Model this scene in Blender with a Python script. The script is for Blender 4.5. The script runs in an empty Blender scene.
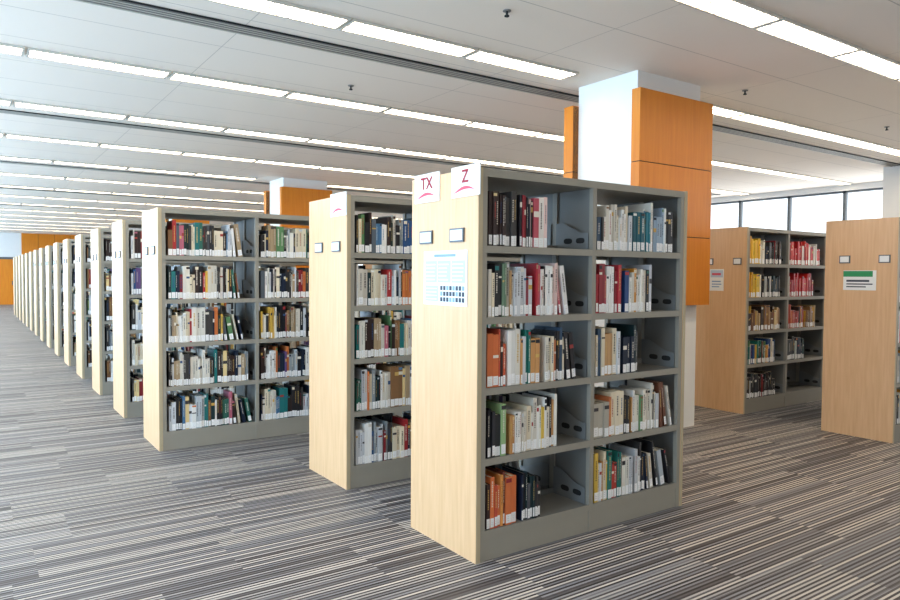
import bpy, math, random
from mathutils import Matrix, Vector

def lin(c):
    out=[]
    for v in c[:3]:
        v=v/255.0
        out.append(v/12.92 if v<=0.04045 else ((v+0.055)/1.055)**2.4)
    return tuple(out)+(1.0,)

# ---------------------------------------------------------------- materials
def new_mat(name):
    m=bpy.data.materials.new(name); m.use_nodes=True
    nt=m.node_tree; b=nt.nodes["Principled BSDF"]
    return m,nt,b
def flat(name,rgb,rough=0.6,metal=0.0,spec=0.4,noise=0.0,nscale=8.0):
    m,nt,b=new_mat(name)
    b.inputs["Base Color"].default_value=lin(rgb)
    b.inputs["Roughness"].default_value=rough
    b.inputs["Metallic"].default_value=metal
    b.inputs["Specular IOR Level"].default_value=spec
    if noise>0:
        tc=nt.nodes.new("ShaderNodeTexCoord"); n=nt.nodes.new("ShaderNodeTexNoise")
        n.inputs["Scale"].default_value=nscale; n.inputs["Detail"].default_value=3
        nt.links.new(tc.outputs["Object"],n.inputs["Vector"])
        r=nt.nodes.new("ShaderNodeMapRange"); r.inputs[3].default_value=1-noise; r.inputs[4].default_value=1+noise
        nt.links.new(n.outputs["Fac"],r.inputs[0])
        v=nt.nodes.new("ShaderNodeHueSaturation"); v.inputs["Color"].default_value=lin(rgb)
        nt.links.new(r.outputs[0],v.inputs["Value"]); nt.links.new(v.outputs[0],b.inputs["Base Color"])
    return m
def wood(name,c1,c2,scale=(14,14,0.9),rough=0.45):
    m,nt,b=new_mat(name)
    tc=nt.nodes.new("ShaderNodeTexCoord"); mp=nt.nodes.new("ShaderNodeMapping")
    mp.inputs["Scale"].default_value=scale
    n=nt.nodes.new("ShaderNodeTexNoise"); n.inputs["Scale"].default_value=3.0; n.inputs["Detail"].default_value=6
    n.inputs["Distortion"].default_value=0.4
    r=nt.nodes.new("ShaderNodeValToRGB")
    r.color_ramp.elements[0].position=0.3; r.color_ramp.elements[1].position=0.7
    r.color_ramp.elements[0].color=lin(c1); r.color_ramp.elements[1].color=lin(c2)
    nt.links.new(tc.outputs["Object"],mp.inputs["Vector"]); nt.links.new(mp.outputs[0],n.inputs["Vector"])
    nt.links.new(n.outputs["Fac"],r.inputs[0]); nt.links.new(r.outputs[0],b.inputs["Base Color"])
    b.inputs["Roughness"].default_value=rough
    return m
M_MAPLE=wood("maple_laminate",(200,160,118),(211,173,132))
M_ORANGE=wood("orange_veneer",(204,120,16),(214,134,26),(10,10,0.6),0.4)
M_STEEL=flat("grey_steel_frame",(150,145,134),0.5,0.0,0.4,0.03)
M_STEELD=flat("grey_steel_shelf",(118,117,113),0.5,0.0,0.4,0.03)
M_SLOT=flat("dark_slot",(36,38,40),0.8)
M_DIFF=flat("diffuser_grey",(128,126,122),0.6)
M_EDGE=flat("panel_edge",(180,166,138),0.5)
M_WHITE=flat("white_paint",(228,227,224),0.7,noise=0.02)
M_PAPER=flat("white_paper",(222,222,220),0.6)
M_ALU=flat("dark_mullion",(95,100,104),0.5,0.3)
M_BLACK=flat("black_ink",(60,66,78),0.6)
M_RED=flat("red_ink",(150,26,44),0.6)
M_BLUE=flat("blue_ink",(130,154,186),0.6)
M_PALE=flat("pale_blue_ink",(174,190,208),0.6)
M_GREEN=flat("green_ink",(50,140,90),0.6)
M_PINK=flat("pink_ink",(205,84,100),0.6)
M_BRK=flat("bracket_steel",(118,121,122),0.45)

# books: colour per face
M_BOOK,nt,b=new_mat("book_covers")
at=nt.nodes.new("ShaderNodeAttribute"); at.attribute_name="Col"
nt.links.new(at.outputs["Color"],b.inputs["Base Color"]); b.inputs["Roughness"].default_value=0.45

# luminaire
M_LAMP,nt,b=new_mat("lamp_diffuser")
b.inputs["Base Color"].default_value=(0.9,0.9,0.85,1)
b.inputs["Emission Color"].default_value=(1.0,0.84,0.63,1)
b.inputs["Emission Strength"].default_value=10.5
M_LFRAME=flat("lamp_frame",(206,202,192),0.4,0.1)

# carpet
M_CARPET,nt,b=new_mat("striped_carpet")
N=nt.nodes.new; L=nt.links.new
tc=N("ShaderNodeTexCoord"); sp=N("ShaderNodeSeparateXYZ"); L(tc.outputs["Object"],sp.inputs[0])
def math_(op,a,bv=None,c=None):
    n=N("ShaderNodeMath"); n.operation=op
    for i,v in enumerate((a,bv,c)):
        if v is None: continue
        if isinstance(v,(int,float)): n.inputs[i].default_value=v
        else: L(v,n.inputs[i])
    return n.outputs[0]
def wn(x,y,z=0.0):
    c=N("ShaderNodeCombineXYZ")
    for i,v in enumerate((x,y,z)):
        if isinstance(v,(int,float)): c.inputs[i].default_value=v
        else: L(v,c.inputs[i])
    w=N("ShaderNodeTexWhiteNoise"); w.noise_dimensions='3D'; L(c.outputs[0],w.inputs["Vector"])
    return w.outputs["Value"]
X=sp.outputs[0]; Y=sp.outputs[1]
ty=math_('FLOOR',math_('MULTIPLY',Y,2.0))
tx=math_('FLOOR',math_('ADD',math_('MULTIPLY',X,1.0),math_('MULTIPLY',wn(ty,3.0),1.0)))
s1=math_('FLOOR',math_('MULTIPLY',Y,76.0))
s2=math_('FLOOR',math_('MULTIPLY',Y,33.0))
alt=math_('MODULO',math_('ADD',s1,4000.0),2.0)   # alternating dark / light threads
v1=wn(s1,tx,1.0); v2=wn(s2,tx,7.0)
mixv=math_('ADD',math_('ADD',math_('MULTIPLY',v1,0.40),math_('MULTIPLY',v2,0.20)),math_('MULTIPLY',alt,0.40))
r=N("ShaderNodeValToRGB"); r.color_ramp.interpolation='LINEAR'
els=r.color_ramp.elements
els[0].position=0.14; els[0].color=lin((38,31,31))
els[1].position=0.86; els[1].color=lin((188,182,174))
for p,c in ((0.35,(64,57,58)),(0.5,(94,91,93)),(0.65,(124,125,130))):
    e=els.new(p); e.color=lin(c)
L(mixv,r.inputs[0])
L(r.outputs[0],b.inputs["Base Color"]); b.inputs["Roughness"].default_value=0.55
b.inputs["Specular IOR Level"].default_value=0.45

# ceiling
M_CEIL,nt,b=new_mat("ceiling_panels")
N=nt.nodes.new; L=nt.links.new
tc=N("ShaderNodeTexCoord"); sp=N("ShaderNodeSeparateXYZ"); L(tc.outputs["Object"],sp.inputs[0])
X=sp.outputs[0]; Y=sp.outputs[1]
fy=math_('FRACT',math_('MULTIPLY',math_('SUBTRACT',Y,4.95-0.375),1/0.75))
fx=math_('FRACT',math_('MULTIPLY',math_('ADD',X,0.6),1/2.4))
a=math_('LESS_THAN',fy,0.014); c=math_('LESS_THAN',fx,0.003)
s=math_('MAXIMUM',a,c)
mx=N("ShaderNodeMix"); mx.data_type='RGBA'
mx.inputs[6].default_value=lin((242,232,220)); mx.inputs[7].default_value=lin((204,195,184))
L(s,mx.inputs[0]); L(mx.outputs[2],b.inputs["Base Color"]); b.inputs["Roughness"].default_value=0.8

# ---------------------------------------------------------------- mesh builder
class MB:
    def __init__(s): s.v=[];s.f=[];s.m=[];s.c=[]
    def box(s,x0,x1,y0,y1,z0,z1,mat=0,col=None,T=None,topcol=None):
        n=len(s.v)
        P=[(x0,y0,z0),(x1,y0,z0),(x1,y1,z0),(x0,y1,z0),(x0,y0,z1),(x1,y0,z1),(x1,y1,z1),(x0,y1,z1)]
        if T: P=[T(*p) for p in P]
        s.v+=P
        F=[(0,3,2,1),(4,5,6,7),(0,1,5,4),(1,2,6,5),(2,3,7,6),(3,0,4,7)]
        for i,f in enumerate(F):
            s.f.append(tuple(n+k for k in f)); s.m.append(mat)
            s.c.append(topcol if (topcol and i==1) else (col or (1,1,1,1)))
    def quad(s,P,mat=0,col=None,T=None):
        n=len(s.v)
        if T: P=[T(*p) for p in P]
        s.v+=list(P); s.f.append((n,n+1,n+2,n+3)); s.m.append(mat); s.c.append(col or (1,1,1,1))
    def prism_x(s,prof,x0,x1,mat=0):
        n=len(s.v); k=len(prof)
        s.v+=[(x0,a,b) for a,b in prof]+[(x1,a,b) for a,b in prof]
        s.f.append(tuple(n+i for i in range(k))); s.f.append(tuple(n+k+i for i in reversed(range(k))))
        s.m+=[mat,mat]; s.c+=[(1,1,1,1)]*2
        for i in range(k):
            j=(i+1)%k
            s.f.append((n+j,n+i,n+k+i,n+k+j)); s.m.append(mat); s.c.append((1,1,1,1))
    def mesh(s,name,mats,color=False):
        me=bpy.data.meshes.new(name); me.from_pydata(s.v,[],s.f)
        for m in mats: me.materials.append(m)
        me.polygons.foreach_set("material_index",s.m)
        if color:
            ca=me.color_attributes.new("Col",'FLOAT_COLOR','CORNER')
            buf=[]
            for f,c in zip(s.f,s.c): buf+=list(c)*len(f)
            ca.data.foreach_set("color",buf)
        me.update(); return me
def obj(name,me,loc=(0,0,0),parent=None):
    o=bpy.data.objects.new(name,me); o.location=loc
    bpy.context.scene.collection.objects.link(o)
    if parent: o.parent=parent
    return o

# ---------------------------------------------------------------- bookshelf
D=0.66; H=2.10; BW=0.865
LV=[0.16,0.55,0.93,1.31,1.69]
def shelf_mesh(nb):
    mb=MB(); Lx=nb*BW
    W,S,B,K,E=0,1,2,3,4
    for x0 in (0,Lx-0.03):
        mb.box(x0,x0+0.03,0,D,0,H,W)
    # steel liners inside the wood ends
    mb.box(0.03,0.036,0.012,D-0.012,0,H-0.045,B); mb.box(Lx-0.036,Lx-0.03,0.012,D-0.012,0,H-0.045,B)
    # posts
    xs=[0.030]+[i*BW-0.016 for i in range(1,nb)]+[Lx-0.062]
    for x in xs:
        for y0 in (0.002,D-0.032,): mb.box(x,x+0.032,y0,y0+0.03,0,H-0.04,S)
        mb.box(x,x+0.032,D/2-0.02,D/2+0.02,0,H-0.04,S)
    for i in range(1,nb):
        mb.box(i*BW-0.003,i*BW+0.003,0.03,D-0.03,0.0,H-0.04,B)
    # top cover
    mb.box(0.03,Lx-0.03,0.0,D,H-0.045,H-0.004,S)
    # plinth
    mb.box(0.062,Lx-0.062,0.006,0.02,0,LV[0]-0.03,S); mb.box(0.062,Lx-0.062,D-0.02,D-0.006,0,LV[0]-0.03,S)
    for i in range(nb):
        xa=i*BW+(0.062 if i==0 else 0.016); xb=(i+1)*BW-(0.062 if i==nb-1 else 0.016)
        for z in LV:
            for side in (0,1):
                def yy(a): return a if side==0 else D-a
                ya,yb=sorted((yy(0.006),yy(0.305)))
                mb.box(xa,xb,ya,yb,z-0.012,z,B)
                ya,yb=sorted((yy(0.003),yy(0.007)))
                mb.box(xa,xb,ya,yb,z-0.036,z+0.002,S)
                ya,yb=sorted((yy(0.300),yy(0.305)))
                mb.box(xa,xb,ya,yb,z,z+0.035,B)
                # end brackets with oval slots, slightly proud of the liner
                for xx,sg in ((xa,1),(xb,-1)):
                    x0,x1=sorted((xx+sg*0.006,xx+sg*0.009))
                    prof=[(yy(0.03),z),(yy(0.305),z),(yy(0.305),z+0.17),(yy(0.24),z+0.17),(yy(0.10),z+0.11),(yy(0.03),z+0.10)]
                    if side: prof=prof[::-1]
                    mb.prism_x(prof,x0,x1,5)
                    for cy in (0.095,0.20):
                        ov=[]
                        for k in range(12):
                            t=k/12*2*math.pi
                            ov.append((yy(cy)+0.036*(1 if math.cos(t)>0 else -1)*(abs(math.cos(t))**0.6)
                                       ,z+0.058+0.017*(1 if math.sin(t)>0 else -1)*(abs(math.sin(t))**0.8)))
                        mb.prism_x(ov,x0-0.0008,x1+0.0008,K)
    # edge banding
    for x0 in (0,Lx-0.03):
        mb.box(x0+0.002,x0+0.028,-0.002,0.0,0,H,E); mb.box(x0+0.002,x0+0.028,D,D+0.002,0,H,E)
    return mb.mesh("bookshelf_%dbay"%nb,[M_MAPLE,M_STEEL,M_STEELD,M_SLOT,M_EDGE,M_BRK])
SH={2:shelf_mesh(2),3:shelf_mesh(3)}

# ---------------------------------------------------------------- books
C=lambda *a:lin(a)
WHT=[(226,222,212),(212,206,194),(230,228,224),(200,203,208),(220,208,184)]
DRK=[(26,26,32),(20,34,56),(52,36,34),(24,48,52),(40,40,44),(60,58,58)]
GEN=WHT*4+DRK*3+[(168,48,50),(136,38,46),(38,78,126),(80,122,158),(48,102,90),(92,132,88),(214,174,80),(202,118,64),
     (126,88,58),(168,146,116),(186,104,122),(100,76,118),(144,152,156),(180,188,194),(86,94,102),(224,200,146),(140,104,70),(34,116,116)]
PAL={
 'gen':GEN,
 'green':DRK+[(24,84,66),(50,110,84),(24,70,66),(50,50,56),(180,186,180),(222,222,214),(150,180,130)],
 'pink':[(176,48,58),(206,120,132),(186,80,94),(226,218,212),(230,226,222),(140,38,48),(224,196,190),(40,38,44)],
 'blue':WHT+[(20,40,78),(34,84,128),(40,124,140),(150,170,190),(30,30,38),(30,92,104),(24,110,130),(26,50,90)],
 'white':WHT*3+[(150,46,50),(60,84,110),(40,40,44),(190,150,104),(114,140,116),(180,174,162),(30,60,90),(36,34,38),(196,120,80)],
 'warm':[(206,92,52),(212,116,66),(180,60,50),(218,150,80),(196,84,60),(110,54,42),(60,40,38)],
 'mix':WHT*2+[(36,114,106),(218,184,80),(36,70,122),(36,36,40),(114,72,52),(188,64,54),(100,138,96),(196,146,92),(214,150,60)],
 'dark':DRK*3+[(84,84,90),(140,36,40),(190,190,188),(44,66,60)],
 'red':[(190,32,36),(206,44,40),(170,24,34),(214,60,50),(230,224,218)],
 'yellow':[(236,190,40),(240,205,70),(228,170,40),(240,235,220)],
 'brown':[(150,110,70),(120,80,50),(190,160,110),(224,200,150),(214,170,70),(60,44,36)],
}
PAGE=C(222,212,192); LABEL=C(240,240,240)
def fill(mb,rng,xa,xb,z,frac,pal,side,detail,start=0.0,hb=0.265,lean=True):
    xe=xa+start+(xb-xa-start)*frac-0.004; cur=xa+start+0.012
    run=0; col=None
    lean_n=rng.choice([0,2,3,4,5]) if (lean and frac<0.93) else 0
    books=[]
    while True:
        w=rng.choice([rng.uniform(0.010,0.018),rng.uniform(0.014,0.026),rng.uniform(0.022,0.04)])
        if cur+w>xe: break
        if run<=0:
            col=rng.choice(pal); run=rng.choice([1,1,1,1,2,3]); hh=min(0.315,hb+rng.uniform(-0.055,0.04)); ww=w
        else: w=ww
        run-=1
        if cur+w>xe: break
        books.append([w,hh+rng.uniform(-0.003,0.003),col]); cur+=w+0.0012
    cur=xa+start+0.012; nbk=len(books)
    for i,(w,h,col) in enumerate(books):
        th=0.0
        if lean_n and i>=nbk-lean_n: th=math.radians(rng.uniform(4,8)+ (i-(nbk-lean_n))*2.0)
        d=min(0.25,0.12+h*0.28+rng.uniform(-0.02,0.03)); y0=0.014+rng.uniform(0,0.014)
        px=cur+(h*math.sin(th)*0.6 if th else 0)
        if px+w*math.cos(th)>xb-0.015: break
        ct,st=math.cos(th),math.sin(th)
        def T(x,y,zz,px=px,ct=ct,st=st):
            X=px+x*ct-zz*st; Z=z+0.001+x*st+zz*ct
            return (X,y,Z) if side==0 else (X,D-y,Z)
        k=rng.uniform(0.88,1.08); c=tuple(min(1,max(0,v*k)) for v in lin(col)[:3])+(1,)
        if detail:
            mb.box(0.0,w,y0,y0+0.003,0,h,0,c,T)
            mb.box(0,0.0018,y0+0.003,y0+d,0,h,0,c,T); mb.box(w-0.0018,w,y0+0.003,y0+d,0,h,0,c,T)
            mb.box(0.0018,w-0.0018,y0+0.003,y0+d-0.004,0.003,h-0.004,0,PAGE,T)
        else:
            mb.box(0,w,y0,y0+d,0,h,0,c,T,topcol=PAGE)
        yq=y0-0.0006
        def q(x0,x1,z0,z1,cc): mb.quad([(x0,yq,z0),(x1,yq,z0),(x1,yq,z1),(x0,yq,z1)],0,cc,T)
        if rng.random()<0.96:
            lz=rng.choice([0.004,0.006,0.010]); q(w*0.04,w*0.96,lz,lz+rng.uniform(0.048,0.056),LABEL)
            if detail:
                for kk in range(3): q(w*0.28,w*0.66,lz+0.014+kk*0.011,lz+0.016+kk*0.011,C(150,150,154))
        lum=sum(c[:3])/3
        tcol=C(60,58,62) if lum>0.35 else (C(225,218,205) if rng.random()<0.7 else C(205,172,100))
        if rng.random()<0.2: tcol=C(*rng.choice([(160,60,56),(56,86,130),(200,160,84)]))
        mode=rng.random()
        if mode<0.6:
            zt=h*rng.uniform(0.8,0.93); zb=h*rng.uniform(0.38,0.5); wd=w*rng.uniform(0.2,0.34)
            if detail:
                zz=zt
                while zz>zb:
                    l=rng.uniform(0.003,0.009)
                    q(w*0.5-wd/2,w*0.5+wd/2,zz-l,zz,tcol); zz-=l+rng.uniform(0.002,0.005)
            else: q(w*0.5-wd/2,w*0.5+wd/2,zb,zt,tuple((a+b_)/2 for a,b_ in zip(tcol,c)))
        elif mode<0.8:
            zb=h*rng.uniform(0.55,0.8); q(0.0,w,zb,zb+h*rng.uniform(0.03,0.12),tcol)
        if rng.random()<0.2:
            q(0.0,w,h*rng.uniform(0.88,0.93),h*0.97,C(*rng.choice(GEN)))
        cur=px+w*ct+0.0012
    # book end
    if side==0 and not lean_n and cur<xb-0.05:
        mb.box(cur+0.002,cur+0.004,0.05,0.17,z+0.001,z+0.15,0,C(84,88,90))
        mb.box(cur+0.004,min(cur+0.10,xb-0.014),0.05,0.17,z+0.001,z+0.003,0,C(84,88,90))
def books_mesh(name,nb,seed,spec=None,detail=False,pal='gen',lo=0.62,hi=0.97):
    rng=random.Random(seed); mb=MB()
    for i in range(nb):
        xa=i*BW+(0.075 if i==0 else 0.028); xb=(i+1)*BW-(0.075 if i==nb-1 else 0.028)
        for t,z in enumerate(reversed(LV)):
            s=spec.get((i,t)) if spec else None
            if s:
                tot=xb-xa; pos=0.0
                for (fr,p,hb,*ln) in s:
                    if ln:
                        cur=xa+tot*pos
                        fill(mb,rng,cur-0.010,xb,z,fr*tot/(xb-cur+0.01),PAL[p],0,detail,0,hb,True)
                    else:
                        x1=xa+tot*(pos+fr)
                        fill(mb,rng,xa+tot*pos-(0.012 if pos>0 else 0),x1,z,1.0,PAL[p],0,detail,0,hb,False)
                    pos+=fr
            else:
                fill(mb,rng,xa,xb,z,rng.uniform(lo,hi),PAL[pal],0,detail)
            fill(mb,rng,xa,xb,z,rng.uniform(0.35,0.9),PAL[pal],1,False)
    return mb.mesh(name,[M_BOOK],True)

spec1={(0,0):[(0.30,'green',.28),(0.30,'pink',.265)],
 (0,1):[(0.46,'white',.265),(0.32,'pink',.27,1)],
 (0,2):[(0.2,'warm',.285),(0.35,'mix',.285),(0.32,'white',.275,1)],
 (0,3):[(0.22,'green',.26),(0.50,'mix',.265)],
 (0,4):[(0.34,'warm',.26),(0.22,'dark',.245)],
 (1,0):[(0.44,'white',.25),(0.52,'blue',.28)],
 (1,1):[(0.35,'pink',.27),(0.34,'mix',.275)],
 (1,2):[(0.34,'white',.275),(0.22,'dark',.265)],
 (1,3):[(0.44,'white',.265),(0.46,'mix',.27,1)],
 (1,4):[(0.5,'mix',.265),(0.34,'gen',.27,1)]}
specR={(1,0):[(0.9,'red',.25)],
 (1,1):[(0.75,'red',.25)],(0,2):[(0.9,'brown',.25)],(1,2):[(0.5,'warm',.25),(0.3,'brown',.24)],
 (0,3):[(0.8,'mix',.24)],(1,3):[(0.5,'green',.24)],(0,4):[(0.8,'dark',.24)],(1,4):[(0.06,'dark',.22)],
 (2,0):[(0.6,'dark',.24)],(2,1):[(0.5,'red',.24)],(2,2):[(0.5,'warm',.24)]}
specR[(0,0)]=[(0.45,'yellow',.27),(0.45,'dark',.24)]
specR[(0,1)]=[(0.38,'yellow',.26),(0.5,'dark',.22)]

# ---------------------------------------------------------------- signs on end panels
RS=Matrix(((0,0,-1),(-1,0,0),(0,1,0))).to_4x4()
def text(parent,s,y,z,size,mat,x=-0.0085,name="lettering"):
    cu=bpy.data.curves.new(name,'FONT'); cu.body=s; cu.size=size; cu.align_x='CENTER'; cu.align_y='CENTER'
    cu.offset=0.002
    cu.materials.append(mat)
    o=bpy.data.objects.new(name,cu); bpy.context.scene.collection.objects.link(o)
    o.parent=parent; o.matrix_local=Matrix.Translation((x,y,z))@RS
def call_sign(parent,y0,z0,txt,w=0.26,h=0.165):
    mb=MB()
    mb.box(-0.006,0.0,y0,y0+w,z0,z0+h,0)
    n=10
    for i in range(n):
        t0,t1=i/n,(i+1)/n
        f=lambda t: z0+h*(0.10+0.14*math.sin(t*math.pi*0.8))
        g=lambda t: f(t)+h*0.11*math.sin(t*math.pi)
        ya=y0+w*(0.95-0.8*t0); yb=y0+w*(0.95-0.8*t1)
        mb.quad([(-0.0068,ya,f(t0)),(-0.0068,yb,f(t1)),(-0.0068,yb,g(t1)),(-0.0068,ya,g(t0))],1)
    obj("call_number_sign",mb.mesh("sign",[M_PAPER,M_PINK]),parent=parent)
    if txt: text(parent,txt,y0+w*0.5,z0+h*0.64,h*0.58,M_RED)
def holder(parent,y0,z0,w=0.13,h=0.075):
    mb=MB(); mb.box(-0.010,0,y0,y0+w,z0,z0+h,1); mb.box(-0.012,-0.010,y0+0.009,y0+w-0.009,z0+0.009,z0+h-0.009,0)
    obj("label_holder",mb.mesh("holder",[M_PAPER,M_ALU]),parent=parent)
def poster(parent,y0,z0,w,h,kind):
    mb=MB(); mb.box(-0.003,0,y0,y0+w,z0,z0+h,0)
    def r(a,b,c,d,m,x=-0.0036): mb.quad([(x,y0+w*(1-a),z0+h*c),(x,y0+w*(1-b),z0+h*c),(x,y0+w*(1-b),z0+h*d),(x,y0+w*(1-a),z0+h*d)],m)
    if kind=='map':
        rng=random.Random(4)
        r(0.25,0.75,0.89,0.94,2)
        for (a,b) in ((0.04,0.32),(0.34,0.64),(0.66,0.96)):
            r(a,b,0.42,0.82,6)
            for j in range(5):
                r(a+0.02,b-rng.uniform(0.03,0.10),0.46+j*0.07,0.485+j*0.07,0,-0.0042)
        for i in range(8):
            for j in range(3): r(0.40+i*0.07,0.40+i*0.07+0.055,0.07+j*0.105,0.07+j*0.105+0.08,rng.choice([1,1,2]))
        r(0.04,0.35,0.07,0.36,6)
        for j in range(4): r(0.06,0.32,0.10+j*0.065,0.12+j*0.065,0,-0.0042)
    elif kind=='green':
        r(0.0,0.9,0.68,0.97,3); r(0.1,0.8,0.42,0.52,1); r(0.1,0.9,0.28,0.34,1); r(0.1,0.7,0.14,0.2,1)
    else:
        r(0.05,0.95,0.62,0.95,6); r(0.15,0.8,0.72,0.82,5,-0.0042); r(0.15,0.8,0.40,0.46,2); r(0.15,0.85,0.28,0.33,2); r(0.15,0.7,0.16,0.21,2)
    obj("poster",mb.mesh("poster",[M_PAPER,M_BLACK,M_BLUE,M_GREEN,M_SLOT,M_PINK,M_PALE]),parent=parent)

# ---------------------------------------------------------------- place shelves
XL2=2.19; XL3=XL2-BW; XR=7.08
def place(nb,x,y,bm):
    s=obj("bookshelf",SH[nb],(x,y,0))
    obj("library_books",bm,(x,y,0))
    return s
s1=place(2,XL2,2.92,books_mesh("books_a",2,17,spec1,True))
s2=place(2,XL2,4.46,books_mesh("books_b",2,12,None,True,lo=.85,hi=.99))
s3=place(3,XL3,6.32,books_mesh("books_c",3,13,None,True,lo=.78,hi=.98))
call_sign(s1,0.36,1.955,"TX"); call_sign(s1,-0.02,1.955,"Z")
holder(s1,0.43,1.715); holder(s1,0.12,1.715); poster(s1,0.09,1.365,0.43,0.305,'map')
call_sign(s2,0.0,1.955,""); holder(s2,0.40,1.70); holder(s2,0.10,1.70)
var=[books_mesh("books_v%d"%i,3,30+i,None,False,lo=.78,hi=.98) for i in range(4)]
holder(s3,0.38,1.70); holder(s3,0.10,1.70)
y=6.32
for k in range(14):
    y+=1.67
    s=place(3,XL3,y,var[k%4])
    if k<8: holder(s,0.38,1.70); holder(s,0.10,1.70)
r1=place(3,XR-0.03,2.95,books_mesh("books_r1",3,50,None,False,'mix'))
r2=place(3,XR+0.05,4.52,books_mesh("books_r2",3,51,specR,False,'dark',.4,.8))
holder(r1,0.42,1.68,0.10); holder(r1,0.06,1.68,0.10); poster(r1,0.18,1.42,0.30,0.19,'green')
holder(r2,0.42,1.68,0.10); holder(r2,0.06,1.68,0.10); poster(r2,0.28,1.38,0.18,0.25,'pink')
yr=4.52+1.84
for k in range(5):
    place(3,XR+0.05,yr,var[(k+1)%4]); yr+=1.67

# ---------------------------------------------------------------- room
X0,X1,Y0,Y1,HC=-3.2,15.0,-5.0,40.0,3.48
def boxobj(name,x0,x1,y0,y1,z0,z1,mat):
    mb=MB(); mb.box(x0,x1,y0,y1,z0,z1); return obj(name,mb.mesh(name,[mat]))
boxobj("floor",X0-0.3,X1+0.3,Y0-0.3,Y1+0.3,-0.1,0.0,M_CARPET)
boxobj("ceiling",X0-0.3,X1+0.3,Y0-0.3,Y1+0.3,HC,HC+0.1,M_CEIL)
boxobj("wall_back",X0,X1,Y0-0.2,Y0,0,HC,M_WHITE)
mb=MB()
mb.box(X0,X1,Y1,Y1+0.2,0,HC,0)
mb.box(2.1,4.9,Y1-0.05,Y1-0.001,0,HC,1)
for i in range(3): mb.box(2.1+(i+1)*0.7,2.112+(i+1)*0.7,Y1-0.053,Y1-0.05,0,HC,2)
obj("wall_far",mb.mesh("wall_far",[M_WHITE,M_ORANGE,M_SLOT]))
mb=MB(); mb.box(0.9,1.8,Y1-0.05,Y1-0.004,0,2.2,0); mb.box(0.82,0.9,Y1-0.07,Y1-0.004,0,2.3,1); mb.box(1.8,1.88,Y1-0.07,Y1-0.004,0,2.3,1)
mb.box(0.82,1.88,Y1-0.07,Y1-0.004,2.2,2.3,1); mb.box(1.68,1.72,Y1-0.09,Y1-0.05,0.95,1.15,1)
obj("door_1",mb.mesh("door",[M_ORANGE,M_ALU]))
def window_wall(name,x0,x1,sill,head,phase):
    mb=MB()
    mb.box(x0,x1,Y0,Y1,0,sill); mb.box(x0,x1,Y0,Y1,head,HC)
    obj(name,mb.mesh(name,[M_WHITE]))
    mb=MB(); yy=phase; xm=(x0+x1)/2
    while yy<Y1:
        if yy>Y0: mb.box(xm-0.04,xm+0.04,yy-0.03,yy+0.03,sill,head)
        yy+=1.2
    mb.box(xm-0.04,xm+0.04,Y0,Y1,sill,sill+0.05); mb.box(xm-0.04,xm+0.04,Y0,Y1,head-0.04,head)
    return mb
mb=window_wall("wall_right",X1,X1+0.2,0.9,3.36,-5+0.35)
obj("window_1",mb.mesh("window_1",[M_ALU]))
mb=window_wall("wall_left",X0-0.2,X0,0.3,3.36,-5+0.6)
obj("window_2",mb.mesh("window_2",[M_ALU]))
# columns
def column(x,y,clad=True):
    mb=MB()
    mb.box(x,x+0.95,y,y+0.77,0,HC,0)
    if clad:
        zs=[1.25,1.93,2.61,3.29]
        for a,b in zip(zs[:-1],zs[1:]):
            mb.box(x-0.08,x+1.02,y-0.10,y-0.001,a+0.004,b-0.004,1)
            mb.box(x-0.08,x+1.02,y+0.771,y+0.90,a+0.004,b-0.004,1)
        mb.box(x-0.075,x+1.015,y-0.095,y-0.001,zs[0]+0.01,zs[-1]-0.01,2)
        mb.box(x-0.075,x+1.015,y+0.771,y+0.895,zs[0]+0.01,zs[-1]-0.01,2)
    return mb.mesh("column",[M_WHITE,M_ORANGE,M_SLOT])
cm=column(0,0)
for k in range(4): obj("column",cm,(5.2,4.45+9.0*k,0))
cw=column(0,0,False)
for k in range(4): obj("column",cw,(13.15,5.0+9.0*k,0))

# ceiling lights
def light_mesh(nm,length=1.14,pitch=1.2,w=0.22):
    mb=MB()
    for i in range(nm):
        x=i*pitch
        mb.box(x,x+length,-w/2,w/2,-0.012,-0.004,0)
        mb.box(x,x+length,-w/2-0.02,-w/2,-0.022,-0.001,1); mb.box(x,x+length,w/2,w/2+0.02,-0.022,-0.001,1)
        mb.box(x-0.02,x,-w/2-0.02,w/2+0.02,-0.022,-0.001,1); mb.box(x+length,x+length+0.02,-w/2-0.02,w/2+0.02,-0.022,-0.001,1)
        mb.box(x,x+length,-0.005,0.005,-0.020,-0.012,1)
        n=12
        for j in range(1,n): mb.box(x+length*j/n-0.004,x+length*j/n+0.004,-w/2,w/2,-0.020,-0.012,1)
    return mb.mesh("ceiling_light",[M_LAMP,M_LFRAME])
LA=light_mesh(6); LB=light_mesh(7); LC=light_mesh(14)
rows=[0.45,3.05]+[4.95+2.25*k for k in range(15)]
for i,yy in enumerate(rows):
    if i>=2 and (i-2)%4==0:
        obj("ceiling_light",LA,(4.79-6*1.2+0.05,yy,HC)); obj("ceiling_light",LB,(6.4,yy,HC))
    else:
        obj("ceiling_light",LC,(-2.4+0.46 if i!=1 else -2.4+0.25,yy,HC))
# linear air slots
mb=MB(); xa,xb=-2.9,14.5
mb.box(xa,xb,-0.09,0.09,-0.006,-0.001,0); mb.box(xa,xb,-0.105,-0.09,-0.012,-0.001,2); mb.box(xa,xb,0.09,0.105,-0.012,-0.001,1)
for a in (-0.045,0.0,0.045): mb.box(xa,xb,a-0.004,a+0.004,-0.010,-0.001,1)
sm=mb.mesh("air_diffuser",[M_DIFF,M_LFRAME,M_SLOT])
for yy in (5.55,10.0,14.55,19.0,23.55): obj("air_diffuser",sm,(0,yy,HC))
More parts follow.
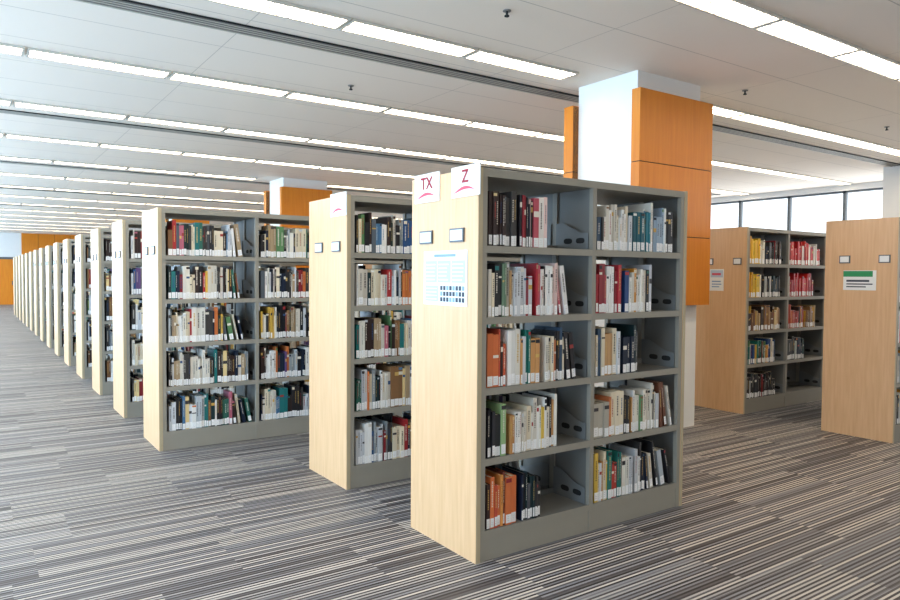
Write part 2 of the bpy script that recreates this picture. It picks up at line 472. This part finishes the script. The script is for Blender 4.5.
# sprinklers
mb=MB()
def disc(mb,r,z0,z1,mat):
    n=len(mb.v); k=16
    for z in (z0,z1):
        for i in range(k): mb.v.append((r*math.cos(i/k*6.28318),r*math.sin(i/k*6.28318),z))
    mb.f.append(tuple(n+i for i in reversed(range(k)))); mb.f.append(tuple(n+k+i for i in range(k))); mb.m+=[mat,mat]; mb.c+=[(1,1,1,1)]*2
    for i in range(k):
        j=(i+1)%k; mb.f.append((n+i,n+j,n+k+j,n+k+i)); mb.m.append(mat); mb.c.append((1,1,1,1))
disc(mb,0.030,-0.008,-0.001,0); disc(mb,0.008,-0.038,-0.008,1); disc(mb,0.018,-0.046,-0.038,1)
spm=mb.mesh("fire_sprinkler",[M_DIFF,M_SLOT])
for p in ((3.27,4.03),(3.25,6.53),(6.66,4.28),(9.7,4.23)): obj("fire_sprinkler",spm,(p[0],p[1],HC))

# ---------------------------------------------------------------- light
w=bpy.data.worlds.new("World"); bpy.context.scene.world=w; w.use_nodes=True
bg=w.node_tree.nodes["Background"]; bg.inputs[0].default_value=(0.84,0.92,1.0,1); bg.inputs[1].default_value=1.45
def area(name,loc,rot,sx,sy,e,col):
    l=bpy.data.lights.new(name,'AREA'); l.shape='RECTANGLE'; l.size=sx; l.size_y=sy; l.energy=e; l.color=col
    o=bpy.data.objects.new(name,l); o.location=loc; o.rotation_euler=rot; bpy.context.scene.collection.objects.link(o)
area("daylight_left",(X0-0.6,20,1.9),(0,math.radians(-90),0),3.0,39,2300,(0.46,0.73,1.0))
area("daylight_right",(X1+0.6,17,2.1),(0,math.radians(90),0),2.6,44,500,(0.9,0.96,1.0))

# ---------------------------------------------------------------- camera
yaw=math.radians(34.6); p=math.radians(1.975); ro=0.0067
f=Vector((math.sin(yaw)*math.cos(p),math.cos(yaw)*math.cos(p),-math.sin(p)))
rt=Vector((math.cos(yaw),-math.sin(yaw),0)); up=rt.cross(f)
r2=rt*math.cos(ro)+up*math.sin(ro); u2=up*math.cos(ro)-rt*math.sin(ro)
M=Matrix((( r2.x,u2.x,-f.x,0),(r2.y,u2.y,-f.y,0),(r2.z,u2.z,-f.z,1.53),(0,0,0,1)))
cd=bpy.data.cameras.new("camera"); cd.sensor_width=36; cd.lens=696/900*36; cd.clip_end=200
co=bpy.data.objects.new("camera",cd); co.matrix_world=M; bpy.context.scene.collection.objects.link(co)
bpy.context.scene.camera=co
bpy.context.scene.view_settings.view_transform='Standard'
bpy.context.scene.view_settings.exposure=0.42
bpy.context.scene.view_settings.gamma=0.94
